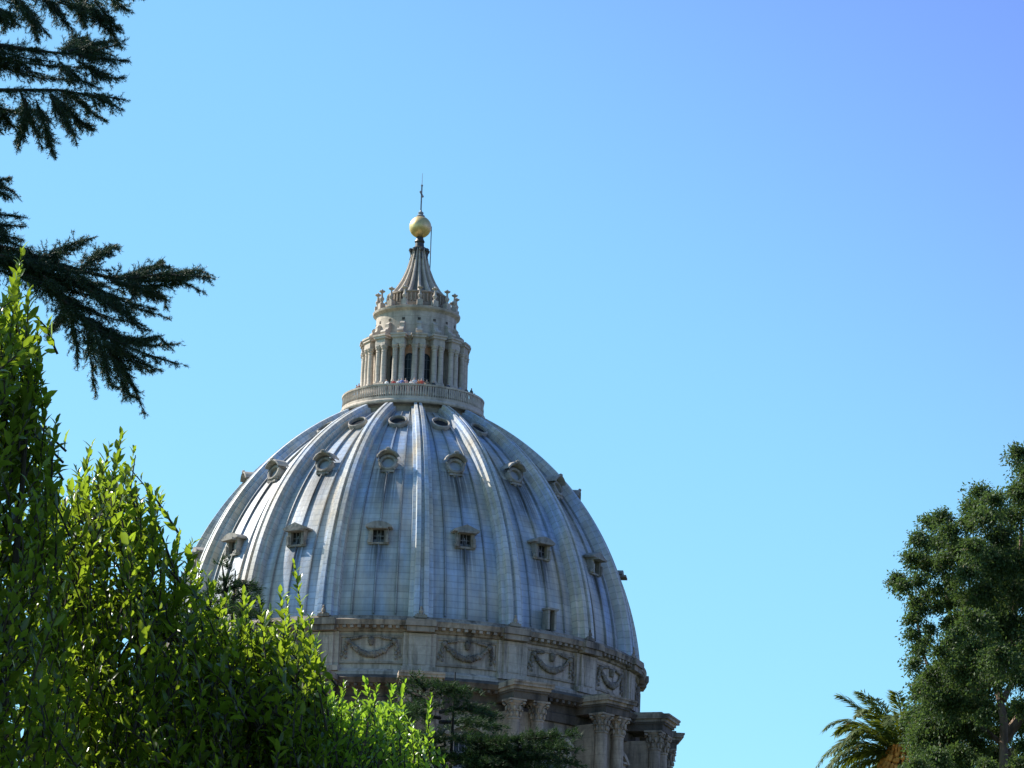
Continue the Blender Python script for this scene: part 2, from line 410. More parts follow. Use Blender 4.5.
# small hatch at the foot of the shell
hm = MB(); r, z = 23.7, 85.15
for s_ in (-1, 1): hm.box((s_*.42, -r-.35, z+1.0), (.24, .9, 2.0))
hm.box((0, -r-.40, z+2.08), (1.35, 1.1, .2)); ht = hm.build('hatch_door', DORM, B); ht.rotation_euler.z = radians(36.6)
w = MB(); w.box((0, -r-.12, z+1.0), (.62, .1, 1.95)); w.build('door_leaf', VOID, ht)

# attic ---------------------------------------------------------------
RA = 24.05
m = MB()
m.lathe([(RA+.55, 79.0), (RA+.55, 79.45), (RA+.25, 79.7), (RA, 79.8), (RA, 83.45)], 160)
m.build('attic_wall', TRAV, B, 30)
m = MB()   # crowning cornice that carries the shell
m.lathe([(RA+.02, 83.42), (RA+.25, 83.5), (RA+.3, 83.75), (RA+.75, 84.0), (RA+.95, 84.02), (RA+1.0, 84.35), (RA+1.08, 84.5), (RA+.9, 84.62), (RA+.65, 84.66), (RA+.45, 85.0), (RA+.1, 85.05), (RA-.6, 85.05)], 192)
for k in range(16):
    for i in range(1, 14):
        if i % 13 == 0: continue
        t = RIBS[k]+STEP*(i/13); M = Matrix.Rotation(t, 3, 'Z'); c = M @ Vector((0, -RA-.60, 83.84)); m.box(c, (.34, .62, .26), M)
m.build('attic_cornice', CORN, B, 30)
pm = MB()
pm.box((0, -RA-.10, 81.6), (3.2, .4, 3.64)); pm.box((0, -RA-.36, 81.6), (2.2, .34, 3.5))
pm.box((0, -RA-.56, 81.55), (1.25, .1, 2.6)); pm.box((0, -RA-.45, 79.75), (3.5, .7, .5)); pil = pm.build('attic_pilaster', TRAV, B)
pc = MB(); pc.box((0, -RA-.62, 83.70), (2.7, 1.0, .5)); pc.box((0, -RA-.78, 84.22), (3.0, 1.1, .5)); pc.box((0, -RA-.72, 84.55), (2.8, 1.2, .14)); pc.build('cornice_block', CORN, pil)
for t in RIBS[1:]: copy_tree(pil, B, t)
pil.rotation_euler.z = RIBS[0]
def garland():
    m = MB(); y = -RA+.28                                       # frame, follows the chord of the wall
    for (x, z, w, h) in ((0, 82.98, 6.3, .22), (0, 80.42, 6.3, .22), (-3.05, 81.7, .22, 2.4), (3.05, 81.7, .22, 2.4)):
        for i in range(6 if w > 1 else 1):
            xx = x if w < 1 else x-w/2+w*(i+.5)/6
            a = math.asin(xx/RA); M = Matrix.Rotation(a, 3, 'Z')
            m.box(M @ Vector((0, -RA-.05, z)), ((w/6+.02) if w > 1 else w, .22, h), M)
    p = m.build('garland_panel', TRAVM, B)
    s = MB()
    def wp(x, z, o=.18): a = math.asin(x/RA); return ((RA+o)*sin(a), -(RA+o)*cos(a), z)
    R = random.Random(3)
    for i in range(34):
        u = -1+2*i/33; x = 2.15*u; z = 82.55-1.35*(1-u*u)**.75
        rr = .14+.11*(1-u*u)
        for q in range(3): s.ico(wp(x+R.uniform(-.08, .08), z+R.uniform(-.18, .18), .16+.1*rr), rr*R.uniform(.6, 1.15), 1)
    for sx in (-1, 1):
        s.ico(wp(sx*2.3, 82.5), .34, 1)
        for q in range(7): s.ico(wp(sx*(2.45+.08*q*(q % 2)), 82.2-.22*q), .20-.008*q, 1, (1, .8, 1.3))
        for q in range(5): s.ico(wp(sx*(1.9-.2*q), 82.72+.03*q), .16, 1)
    k_ = MB()
    for q in range(3): k_.ico(wp(0, 82.62-.18*q), .36-.05*q, 1)
    k_.build('relief_mask', SWAG, p, 50)
    s.build('garland', SWAG, p, 50)
    return p
ga = garland()
for t in PANELS[1:]: copy_tree(ga, B, t)
ga.rotation_euler.z = PANELS[0]

# drum -----------------------------------------------------------------
RD = 24.4; RB = RD-1.2
m = MB(); m.lathe([(RD+2.2, 46), (RD+2.2, 57), (RD+.6, 57.6), (RD, 58), (RD, 76.2)], 160); m.build('drum_wall', TRAVM, B, 30)
m = MB()
m.lathe([(RD, 76.0), (RD+.35, 76.05), (RD+.35, 76.9), (RD+.2, 77.0), (RD+.2, 77.75), (RD+.5, 77.8), (RD+.6, 78.0), (RD+1.35, 78.15), (RD+1.5, 78.45), (RD+1.6, 78.6), (RD+1.2, 78.8), (RD+.9, 79.02), (RD+.3, 79.02)], 160)
for k in range(16):
    for i in range(1, 14):
        t = RIBS[k]+STEP*i/13
        M = Matrix.Rotation(t, 3, 'Z'); m.box(M @ Vector((0, -RD-.93, 77.95)), (.3, .7, .28), M)
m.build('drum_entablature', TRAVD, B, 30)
def capital(x, y, z0, h, r):
    m = MB(); m.lathe([(r*.92, z0-.12), (r*1.12, z0-.06), (r*1.12, z0+.06), (r*.92, z0+.1), (r*.95, z0+h*.45), (r*1.15, z0+h*.75), (r*1.55, z0+h*.9), (r*1.45, z0+h*.92)], 20, (x, y, 0))
    for row, (zz, n_, rr, sz) in enumerate(((.22, 8, 1.08, .34), (.52, 8, 1.2, .36))):
        for k in range(n_):
            a = 2*pi*(k+.5*row)/n_
            m.ico((x+r*rr*sin(a), y-r*rr*cos(a), z0+h*zz), r*sz, 1, (.8, .8, 1.5)); m.ico((x+r*(rr+.28)*sin(a), y-r*(rr+.28)*cos(a), z0+h*(zz+.18)), r*sz*.6, 1, (1, 1, .7))
    for k in range(4):
        a = pi/4+k*pi/2; m.ico((x+r*1.62*sin(a), y-r*1.62*cos(a), z0+h*.80), r*.36, 1, (1, 1, .9))
    m.box((x, y, z0+h*.96), (r*2.9, r*2.9, h*.10)); return m
def buttress():
    m = MB(); m.box((0, -RB-1.8, 64.1), (3.3, 3.8, 24.0)); m.box((0, -RB-3.0, 51.5), (6.0, 7.0, 11.0)); m.box((0, -RB-2.9, 57.4), (5.6, 6.6, .8))
    b = m.build('buttress', TRAVM, B)
    for s_ in (-1, 1):
        x, y = s_*1.30, -RB-4.25
        c = MB(); c.lathe([(.98, 57.8), (.98, 58.1), (.82, 58.3), (.86, 58.5), (.70, 58.7), (.69, 66), (.60, 75.2)], 24, (x, y, 0)); c.build('column', TRAVM, b, 30)
        capital(x, y, 75.2, 1.85, .62).build('capital', TRAVM, b, 40)
    e = MB()
    e.box((0, -RB-2.75, 77.42), (3.7, 4.9, .68)); e.box((0, -RB-2.8, 77.86), (3.9, 5.2, .22))
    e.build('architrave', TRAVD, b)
    e = MB()
    e.box((0, -RB-2.85, 78.12), (4.1, 5.4, .3)); e.box((0, -RB-2.95, 78.42), (4.5, 5.8, .3)); e.box((0, -RB-2.98, 78.66), (4.5, 5.95, .18))
    e.box((0, -RB-2.6, 78.85), (3.9, 5.0, .22)); 
    e.build('cornice_block', TRAVM, b)
    return b
bu = buttress()
for t in RIBS[1:]: copy_tree(bu, B, t)
bu.rotation_euler.z = RIBS[0]
def drum_window():
    y = -RD; m = MB()
    for s_ in (-1, 1): m.box((s_*1.55, y-.10, 68.2), (.7, .8, 9.6)); m.box((s_*1.85, y-.3, 72.6), (.5, .8, 1.0))
    m.box((0, y-.15, 63.2), (4.2, 1.1, .5)); m.box((0, y-.12, 73.2), (4.3, .9, .5))
    f = m.build('drum_window', TRAV, B)
    h = MB(); o = arch(4.8, 1.3, 12); i_ = arch(4.0, .9, 12)
    h.prism([(x, q+73.5) for x, q in o]+[(x, q+73.47) for x, q in i_[::-1]], y-.95, y+.3); h.box((0, y-.3, 73.55), (4.7, 1.2, .2)); h.build('pediment', TRAV, f)
    w = MB(); w.box((0, y+.02, 68.2), (2.42, .2, 9.5)); w.build('pane', GLASS, f)
    b = MB()
    for x in (-.6, 0, .6): b.box((x, y-.1, 68.2), (.08, .08, 9.4))
    for q in range(6): b.box((0, y-.1, 64.4+q*1.5), (2.4, .08, .08))
    b.build('window_bars', BIRON, f); return f
dw = drum_window()
for t in PANELS[1:]: copy_tree(dw, B, t)
dw.rotation_euler.z = PANELS[0]
# body of the church under the drum
m = MB(); m.box((0, 10, 21.5), (96, 110, 46)); m.lathe([(34, 0-1.6), (34, 44)], 48, (0, -46, 0))
for s_ in range(-4, 5): m.box((s_*11, -45.4, 21.0), (3, 1.2, 45))
m.build('church_wall', TRAV, B, 30)
m = MB(); m.box((0, 10, 45.2), (99, 113, 1.4)); m.lathe([(35.4, 44.05), (35.4, 45.6), (34, 45.9), (0, 48.5)], 48, (0, -46, 0)); m.box((0, 0, 47), (60, 60, 2.2))
m.build('church_roof', TRAV, B, 30)

# lantern ----------------------------------------------------------------
m = MB()
m.lathe([(6.5, 109.6), (6.6, 110.5), (6.75, 110.62), (7.5, 110.72), (7.6, 110.85), (7.6, 111.0), (7.5, 111.12), (7.2, 111.12), (7.2, 111.68), (5.85, 111.68), (5.85, 112.1), (5.7, 112.25), (5.7, 112.95), (5.78, 113.15), (4.12, 113.18), (4.12, 117.45)], 128)
L = m.build('lantern', LANT, B, 30); L.rotation_euler.z = A0
m = MB(); m.lathe([(7.42, 111.1), (7.42, 111.42), (7.2, 111.42), (7.2, 111.1)], 128); m.lathe([(7.42, 112.55), (7.45, 112.72), (7.2, 112.72), (7.2, 112.55), (7.42, 112.55)], 128)
for k in range(176):
    t = 2*pi*k/176; m.lathe([(.06, 0), (.11, .38), (.06, .75), (.09, 1.14)], 5, (7.31*sin(t), -7.31*cos(t), 111.4))
m.build('balustrade', LANT, L, 30)
m = MB(); m.lathe([(4.14, 113.2), (4.14, 117.9)], 96); m.build('inner_wall', OCHRE, L, 30)
def at_rot(o, angs):
    for t in angs[1:]: copy_tree(o, L, t)
    o.rotation_euler.z = angs[0]
LR = [STEP*k for k in range(16)]; LP = [STEP*(k+.5) for k in range(16)]
m = MB(); m.box((0, -4.35, 115.3), (.62, .55, 4.3)); m.box((0, -4.9, 113.32), (1.35, 1.5, .26)); pier = m.build('column_pier', LANT, L); at_rot(pier, LR)
for s_ in (-1, 1):
    m = MB(); m.lathe([(.37, 113.44), (.37, 113.58), (.31, 113.7), (.305, 115), (.275, 116.75), (.32, 116.8), (.28, 116.9), (.32, 117.15), (.43, 117.38), (.40, 117.45)], 14, (s_*.37, -5.28, 0))
    for k in range(6): a = k*pi/3; m.ico((s_*.37+.3*sin(a), -5.28-.3*cos(a), 117.12), .11, 1)
    at_rot(m.build('column', LANT, L, 30), LR)
m = MB(); m.box((0, -4.85, 117.66), (1.34, 1.5, .4)); m.box((0, -4.85, 118.0), (1.26, 1.44, .3)); m.box((0, -4.88, 118.28), (1.52, 1.66, .26)); m.box((0, -4.90, 118.5), (1.68, 1.80, .18))
at_rot(m.build('entablature_block', LANT, L), LR)
m = MB(); m.lathe([(4.12, 117.62), (4.45, 117.65), (4.45, 118.1), (4.65, 118.3), (4.85, 118.52), (4.4, 118.62), (4.2, 118.62)], 96); m.build('entablature', LANT, L, 30)
m = MB(); ol = [(-.48, 113.3), (.48, 113.3), (.48, 116.3)]+[(.48*cos(a), 116.3+.48*sin(a)) for a in np.linspace(.2, pi-.2, 7)]+[(-.48, 116.3)]
m.prism(ol, -4.16, -4.2); win = m.build('window', GLASS, L)
m = MB()
for x in (-.16, .16): m.box((x, -4.22, 114.9), (.04, .03, 3.3))
for z in (114.1, 115.1, 116.1): m.box((0, -4.22, z), (.95, .03, .04))
m.build('frame', BIRON, win); at_rot(win, LP)
m = MB(); m.lathe([(4.45, 118.6), (4.45, 118.95), (4.2, 119.1), (4.2, 121.35), (4.35, 121.5), (4.55, 121.62), (4.6, 121.85), (4.3, 121.95), (3.2, 121.97)], 96); m.build('upper_wall', LANT, L, 30)
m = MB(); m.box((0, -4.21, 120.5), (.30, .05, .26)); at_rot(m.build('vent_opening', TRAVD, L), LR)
m = MB()
ol = [(-4.15, 118.7), (-5.05, 118.7), (-5.2, 118.95), (-5.05, 119.25), (-4.75, 119.35), (-4.6, 119.6), (-4.62, 119.95), (-4.45, 120.15), (-4.15, 120.15)]
m.prism([(x, z) for x, z in ol], -.24, .24, Matrix.Rotation(pi/2, 3, 'Z'))
m.lathe([(0, -.34), (.26, -.34), (.26, .34), (0, .34)], 12, (0, -4.98, 119.0), M=Matrix.Rotation(pi/2, 3, 'Y'))
at_rot(m.build('volute', LANT, L, 30), LR)
m = MB(); m.box((0, -4.12, 122.25), (.6, .6, .62)); m.lathe([(.28, 122.5), (.2, 122.62), (.12, 122.75), (.22, 122.95), (.26, 123.1), (.13, 123.3), (.09, 123.6), (.12, 123.72), (.32, 123.84), (.34, 123.93), (.15, 123.95), (.08, 124.1), (0, 124.12)], 10, (0, -4.12, 0))
at_rot(m.build('candelabrum', LANT, L, 40), LR)
m = MB(); m.lathe([(3.5, 121.9), (3.5, 122.55), (3.2, 122.62), (3.05, 122.7), (3.05, 123.6), (3.2, 123.72), (3.2, 123.86), (2.6, 123.92)], 64)
for k in range(48):
    t = 2*pi*k/48; m.box((3.14*sin(t), -3.14*cos(t), 123.15), (.14, .2, .9), Matrix.Rotation(t, 3, 'Z'))
m.build('spire_base', TRAVM, L, 30)
# concave fluted spire
m = MB(); NA = 16*8; prof = [(2.85, 123.86), (2.32, 124.5), (1.84, 125.3), (1.48, 126.1), (1.18, 126.9), (.94, 127.8), (.77, 128.6), (.66, 129.2)]
vs = []
for r, z in prof:
    for i in range(NA):
        t = 2*pi*i/NA; q = abs(((i/8) % 1)-.5)*2     # 1 on a rib, 0 in a hollow
        rr = r*(.86-.06*(1-q)); vs.append((rr*sin(t), -rr*cos(t), z))
m.add(vs, [(j*NA+i, j*NA+(i+1) % NA, (j+1)*NA+(i+1) % NA, (j+1)*NA+i) for j in range(len(prof)-1) for i in range(NA)])
m.build('spire', SPIRE, L, 30)
m = MB(); vs = []
for j, (r, z) in enumerate(prof):
    k = j/(len(prof)-1); w = .19*(1-k)+.07*k
    for x, rr in ((-w, r*.78), (-w, r*1.0), (-w*.5, r*1.08), (w*.5, r*1.08), (w, r*1.0), (w, r*.78)): vs.append((x, -rr, z))
m.add(vs, [(j*6+i, j*6+i+1, j*6+i+7, j*6+i+6) for j in range(len(prof)-1) for i in range(5)])
at_rot(m.build('spire_rib', LANT, L, 30), LR)
m = MB(); m.lathe([(.72, 129.1), (.75, 129.25), (.5, 129.4), (.45, 129.8), (.55, 129.95), (.42, 130.2), (.36, 130.45)], 20)
for k in range(8):
    t = k*pi/4+.2; m.ico((.92*sin(t), -.92*cos(t), 128.95), .26, 1); m.tube([(.92*sin(t), -.92*cos(t), 128.9), (.85*sin(t), -.85*cos(t), 128.3), (1.0*sin(t), -1.0*cos(t), 127.9)], [.13, .1, .06], 6)
m.build('spire_neck', IRON, L, 40)
m = MB(); m.lathe([(1.17*sin(a), 131.57-1.17*cos(a)) for a in np.linspace(0.001, pi-.001, 25)], 40); ball = m.build('gilded_ball', GOLD, L, 60)
m = MB(); m.lathe([(.42, 132.62), (.45, 132.8), (.25, 132.95), (.30, 133.15), (.12, 133.3), (.07, 133.5)], 12)
cr = Matrix.Rotation(radians(78), 3, 'Z')
m.box((0, 0, 134.8), (.15, .13, 2.8), cr); m.box(cr @ Vector((0, 0, 135.2)), (1.7, .13, .16), cr)
for p_ in (cr @ Vector((.85, 0, 135.2)), cr @ Vector((-.85, 0, 135.2)), Vector((0, 0, 136.15))): m.ico(p_, .14, 1)
m.tube([(0, 0, 136.1), (0, 0, 137.5)], [.035, .02], 5)
m.build('cross', BIRON, L, 40)
m = MB(); m.tube([(1.22, .3, 127.0), (1.20, .3, 131.8)], .05, 5); m.tube([(1.22, .3, 127.2), (.95, .2, 127.2)], .03, 5); m.build('lightning_rod', IRON, L)

# ------------------------------------------------------------------ leaf and needle fields
class Field:
    """many small faces kept in arrays; build() makes one mesh"""
    def __init__(s): s.v = []; s.q = []; s.n = 0
    def add(s, V, F):          # V (k,m,3)  F (f,4) local
        k, m_, _ = V.shape
        s.v.append(V.reshape(-1, 3)); s.q.append((F[None]+(np.arange(k)*m_)[:, None, None]+s.n).reshape(-1, F.shape[1])); s.n += k*m_
    def build(s, name, mats, parent=None, smooth=True):
        V = np.concatenate(s.v).astype(np.float32); Q = np.concatenate(s.q).astype(np.int32); w = Q.shape[1]
        me = bpy.data.meshes.new(name); me.vertices.add(len(V)); me.vertices.foreach_set('co', V.ravel())
        me.loops.add(Q.size); me.loops.foreach_set('vertex_index', Q.ravel())
        me.polygons.add(len(Q)); me.polygons.foreach_set('loop_start', np.arange(len(Q), dtype=np.int32)*w)
        me.polygons.foreach_set('use_smooth', np.full(len(Q), smooth))
        me.update(calc_edges=True); me.validate()
        for m in (mats if isinstance(mats, list) else [mats]): me.materials.append(m)
        o = bpy.data.objects.new(name, me); C.objects.link(o); o.parent = parent; return o
def unit(a): return a/np.maximum(np.linalg.norm(a, axis=-1, keepdims=True), 1e-9)
def big_leaves(fd, P, D, N, Ln, Wd, curl=.12):
    """lance shaped leaves, folded along the midrib: 3 by 4 vertices"""
    D = unit(D); X = unit(np.cross(D, N)); N = np.cross(X, D); rows = []
    for t, w, b in ((0, .10, 0), (.33, 1, .25), (.70, .78, .55), (1, .06, 1)):
        c = P+D*(Ln*t)[:, None]-N*(Ln*curl*b*b)[:, None]
        for s_ in (-1, 0, 1):
            rows.append(c+X*(Wd*.5*w*s_)[:, None]+N*(Wd*.16*w*abs(s_))[:, None])
    F = np.array([(j*3+i, j*3+i+1, j*3+i+4, j*3+i+3) for j in range(3) for i in range(2)])
    fd.add(np.stack(rows, 1), F)
def small_leaves(fd, P, D, N, Ln, Wd):
    D = unit(D); X = unit(np.cross(D, N)); N = np.cross(X, D)
    m_ = P+D*(Ln*.45)[:, None]
    fd.add(np.stack([P, m_+X*(Wd*.5)[:, None]+N*(Wd*.1)[:, None], P+D*Ln[:, None], m_-X*(Wd*.5)[:, None]+N*(Wd*.1)[:, None]], 1), np.array([(0, 1, 2, 3)]))
def rdir(k): return unit(rng.normal(size=(k, 3)))

# ------------------------------------------------------------------ laurels in the foreground
LAUREL = mat_leaf('laurel_leaf', (.011, .030, .005), (.048, .088, .010), (.38, .53, .03), .48, .25, .42)
YOUNG = mat_leaf('young_leaf', (.06, .13, .012), (.11, .20, .02), (.40, .64, .04), .5, .30, .5)
TWIG = mat_bark('twig_bark', (.025, .022, .014), (.07, .06, .035), 30)

def shoot(fd, wood, tip, ln, lean, leaf, gap, Y, up=1.0, spread=.55):
    """one upright shoot, leaves in a spiral, smaller at the tip"""
    d = unit(np.array([lean[0], lean[1], up])); k = max(4, int(ln/gap))
    s = (np.arange(k)+.3)/k
    base = tip-d*ln
    side = unit(np.cross(d, np.array([.3, .8, .1]))); fw = np.cross(d, side)
    bow = side*rng.normal()*.06*ln
    P = base+d*(s*ln)[:, None]+bow*(np.sin(s*pi))[:, None]
    a = np.arange(k)*2.4+rng.uniform(0, 6.28)+rng.normal(size=k)*.4
    out = side*np.cos(a)[:, None]+fw*np.sin(a)[:, None]
    op = (1-s**2*.55)[:, None]*spread*rng.uniform(.7, 1.6, (k, 1))
    D = unit(d*.8+out*op*1.25+rng.normal(size=(k, 3))*.14)
    N = unit(d*.9-out*.35+rng.normal(size=(k, 3))*.32)
    L_ = leaf*(1-.45*s**3)*rng.uniform(.5, 1.15, k)
    big_leaves(fd, P, D, N, L_, L_*rng.uniform(.36, .48, k), rng.uniform(.02, .2))
    if wood is not None: wood.tube([base, base+d*ln*.5+bow, tip-d*.03], [.006, .004, .002], 4)

def env(poly):
    x = np.array([p[0] for p in poly], float); y = np.array([p[1] for p in poly], float)
    return lambda q: np.interp(q, x, y)

def laurel(name, label, base_px, Y, poly, tips, count, leaf, gap, mat, low, depth=.9, group=None, cat='shrub', inner=1.0, tl=.13):
    root = empty(name, (at(base_px, 700, Y)[0], Y, 0)); tag(root, label, cat, group)
    inv = np.array(root.location)
    fd = Field(); wd = MB(); e = env(poly); sc = leaf/.08; x0, x1 = poly[0][0], poly[-1][0]
    def put(px, py, dy, ln, lean, gk=1.0):
        shoot(fd, wd, at(px, py, Y+dy)-inv, ln, lean, leaf*rng.uniform(.85, 1.15), gap*gk, Y)
    for (px, py, ln) in tips+([(x*.8+rng.normal()*3, y+rng.uniform(8, 40), l) for x, y, l in tips] if tl < .1 else []):
        put(px, py, rng.uniform(-.3, .3), ln*1.1, (rng.normal()*tl, rng.normal()*.12), .5)
    def inside():
        px = rng.uniform(x0, x1); top = e(px); return px, top+14+(low-top)*rng.uniform(0, 1)**1.15
    per = 13
    for _ in range(int(count*.72/per)):                 # leafy sprays, each a handful of shoots off one bough
        cx_, cy_ = inside(); dy_ = rng.uniform(-depth, depth*.6); lx = (cx_-(x0+x1)/2)/((x1-x0)/2)*.3+rng.normal()*.3; ly = rng.normal()*.3
        for _ in range(per):
            px = cx_+rng.normal()*30*sc; py = max(cy_+rng.normal()*34*sc, e(px)+8)
            put(px, py, dy_+rng.normal()*.13, rng.uniform(.22, .48), (lx+rng.normal()*.3, ly+rng.normal()*.3))
    for _ in range(int(count*.28)):                     # thin growth between and behind them
        px, py = inside(); put(px, py, rng.uniform(0, depth), rng.uniform(.25, .5), (rng.normal()*.35, rng.normal()*.35))
    # trunk and limbs
    z1 = at(0, low, Y)[2]
    tr = MB(); lim = []
    tr.tube([(0, 0, -.1), (.05, .03, 1.0), (-.04, 0, z1*.62)], [.08, .06, .03], 8)
    for q in range(7):
        px = x0+(x1-x0)*(q+.5)/7; t = at(px, e(px)+130, Y+rng.uniform(-.4, .4))-inv
        s_ = np.array((0, 0, z1*rng.uniform(.3, .6))); mid = (s_*.5+t*.5)+np.array((rng.normal()*.1, 0, .25))
        tr.tube([s_, mid, t], [.045, .028, .008], 6)
        for w_ in range(5):
            u = rng.uniform(.35, .95); pnt = s_*(1-u)+t*u+np.array((0, 0, .12)); tr.tube([pnt, pnt+rdir(1)[0]*.12+np.array((0, 0, .12))], [.010, .003], 5)
    # leafy skirt down to the ground (outside the picture)
    w_ = abs(at(x1, 700, Y)[0]-at(x0, 700, Y)[0])/2; cx = (at(x1, 700, Y)[0]+at(x0, 700, Y)[0])/2-inv[0]
    for _ in range(int(count*.8*inner)):
        a = rng.uniform(0, 2*pi); rr = sqrt(rng.uniform(.3, 1)); z = rng.uniform(.5, z1)
        shoot(fd, None, np.array((cx+w_*rr*cos(a), depth*1.1*rr*sin(a), z)), .5, (cos(a)*.5, sin(a)*.5), leaf*1.05, gap*1.3, Y)
    fd.build('crown', mat, root); tr.build('trunk', TWIG, root, 40); wd.build('twigs', TWIG, root)
    return root

GR = 'laurel shrubs filling the lower left foreground'
laurel('laurel', 'tallest dark green laurel, a narrow leafy spire at the left edge under the cedar branch, with an unseen crown added leftwards for shade', -20, 19.2,
       [(-640, 420), (-560, 200), (-450, -20), (-330, -60), (-230, 40), (-160, 180), (-60, 300), (-20, 310), (0, 305), (12, 285), (24, 285), (32, 330), (38, 400), (44, 450), (52, 510), (66, 620), (78, 800)],  # the tall crown left of the frame is unseen, added to shade the spire
       [(22, 249, .42), (12, 285, .4), (29, 285, .35), (8, 320, .4), (38, 330, .4), (27, 330, .4), (3, 300, .4), (20, 360, .45), (40, 375, .4), (57, 419, .32), (30, 400, .4), (10, 400, .4), (50, 440, .4), (45, 470, .45), (60, 480, .4)],
       2500, .084, .025, LAUREL, 790, .75, GR, tl=.05)
laurel('laurel', 'broad mid green laurel with loose upright shoots between the leafy spire and the dome', 130, 20.3,
       [(40, 500), (62, 478), (75, 478), (90, 460), (112, 452), (135, 460), (142, 500), (162, 505), (170, 560), (180, 570), (200, 590), (222, 640), (232, 700), (238, 800)],
       [(92, 444, .35), (122, 434, .42), (110, 446, .4), (135, 449, .36), (75, 468, .35), (148, 488, .40), (161, 494, .33), (66, 480, .4), (100, 465, .4), (128, 470, .45), (154, 512, .4), (180, 532, .34), (174, 548, .4), (192, 541, .33), (85, 480, .45), (140, 500, .4)],
       860, .080, .024, LAUREL, 790, .55, GR)
laurel('laurel', 'bright green laurel with one tall thin shoot rising before the left side of the dome', 255, 20.9,
       [(165, 640), (185, 590), (200, 590), (215, 612), (240, 612), (262, 618), (280, 620), (292, 605), (305, 640), (315, 680), (322, 720), (330, 800)],
       [(186, 548, .30), (200, 562, .34), (214, 585, .34), (229, 592, .3), (243, 590, .32), (258, 598, .32), (294, 562, .44), (280, 590, .3), (288, 600, .4), (311, 614, .34), (299, 622, .4), (270, 610, .35), (250, 606, .35), (222, 600, .35), (318, 645, .3), (206, 575, .4), (305, 650, .4)],
       760, .076, .023, LAUREL, 790, .5, GR)
laurel('shrub', 'sunlit yellow green shrub of small leaves below the drum of the dome', 365, 21.6,
       [(290, 720), (305, 690), (330, 690), (350, 695), (380, 694), (405, 700), (418, 730), (430, 760), (440, 800)],
       [(310, 678, .25), (324, 668, .25), (332, 684, .22), (345, 681, .22), (365, 678, .22), (378, 684, .25), (392, 686, .25), (406, 680, .24), (318, 636, .30), (432, 694, .30), (428, 714, .26), (420, 735, .28), (355, 690, .25), (438, 765, .2)],
       1350, .053, .018, YOUNG, 790, .8, None)

# ------------------------------------------------------------------ the near cedar (branches reach in from the left)
NEEDLE = mat_leaf('cedar_needle', (.012, .028, .014), (.022, .045, .020), (.04, .09, .03), .15, .5, .3)
CBARK = mat_bark('cedar_bark', (.02, .017, .014), (.05, .042, .034), 8)
def needles(fd, A, Bv, per, ln, wd):
    """needles along many twig segments A->B: one thin triangle each"""
    Ls = np.linalg.norm(Bv-A, axis=1); k = np.maximum(1, (Ls*per).astype(int)); idx = np.repeat(np.arange(len(A)), k); n_ = len(idx)
    t = rng.uniform(0, 1, n_)[:, None]; P = A[idx]*(1-t)+Bv[idx]*t; ax = unit(Bv-A)[idx]
    D = unit(ax*rng.uniform(.3, 1.1, (n_, 1))+rdir(n_)*.9); X = unit(np.cross(D, rdir(n_)))
    l = (ln*rng.uniform(.6, 1.15, n_))[:, None]
    fd.add(np.stack([P-X*wd/2, P+X*wd/2, P+D*l], 1), np.array([(0, 1, 2)]))
def poly_pts(pts, n_):
    pts = np.array(pts, float); d = np.r_[0, np.cumsum(np.linalg.norm(np.diff(pts, axis=0), axis=1))]
    s = np.linspace(0, d[-1], n_); return np.stack([np.interp(s, d, pts[:, i]) for i in range(3)], 1), d[-1]

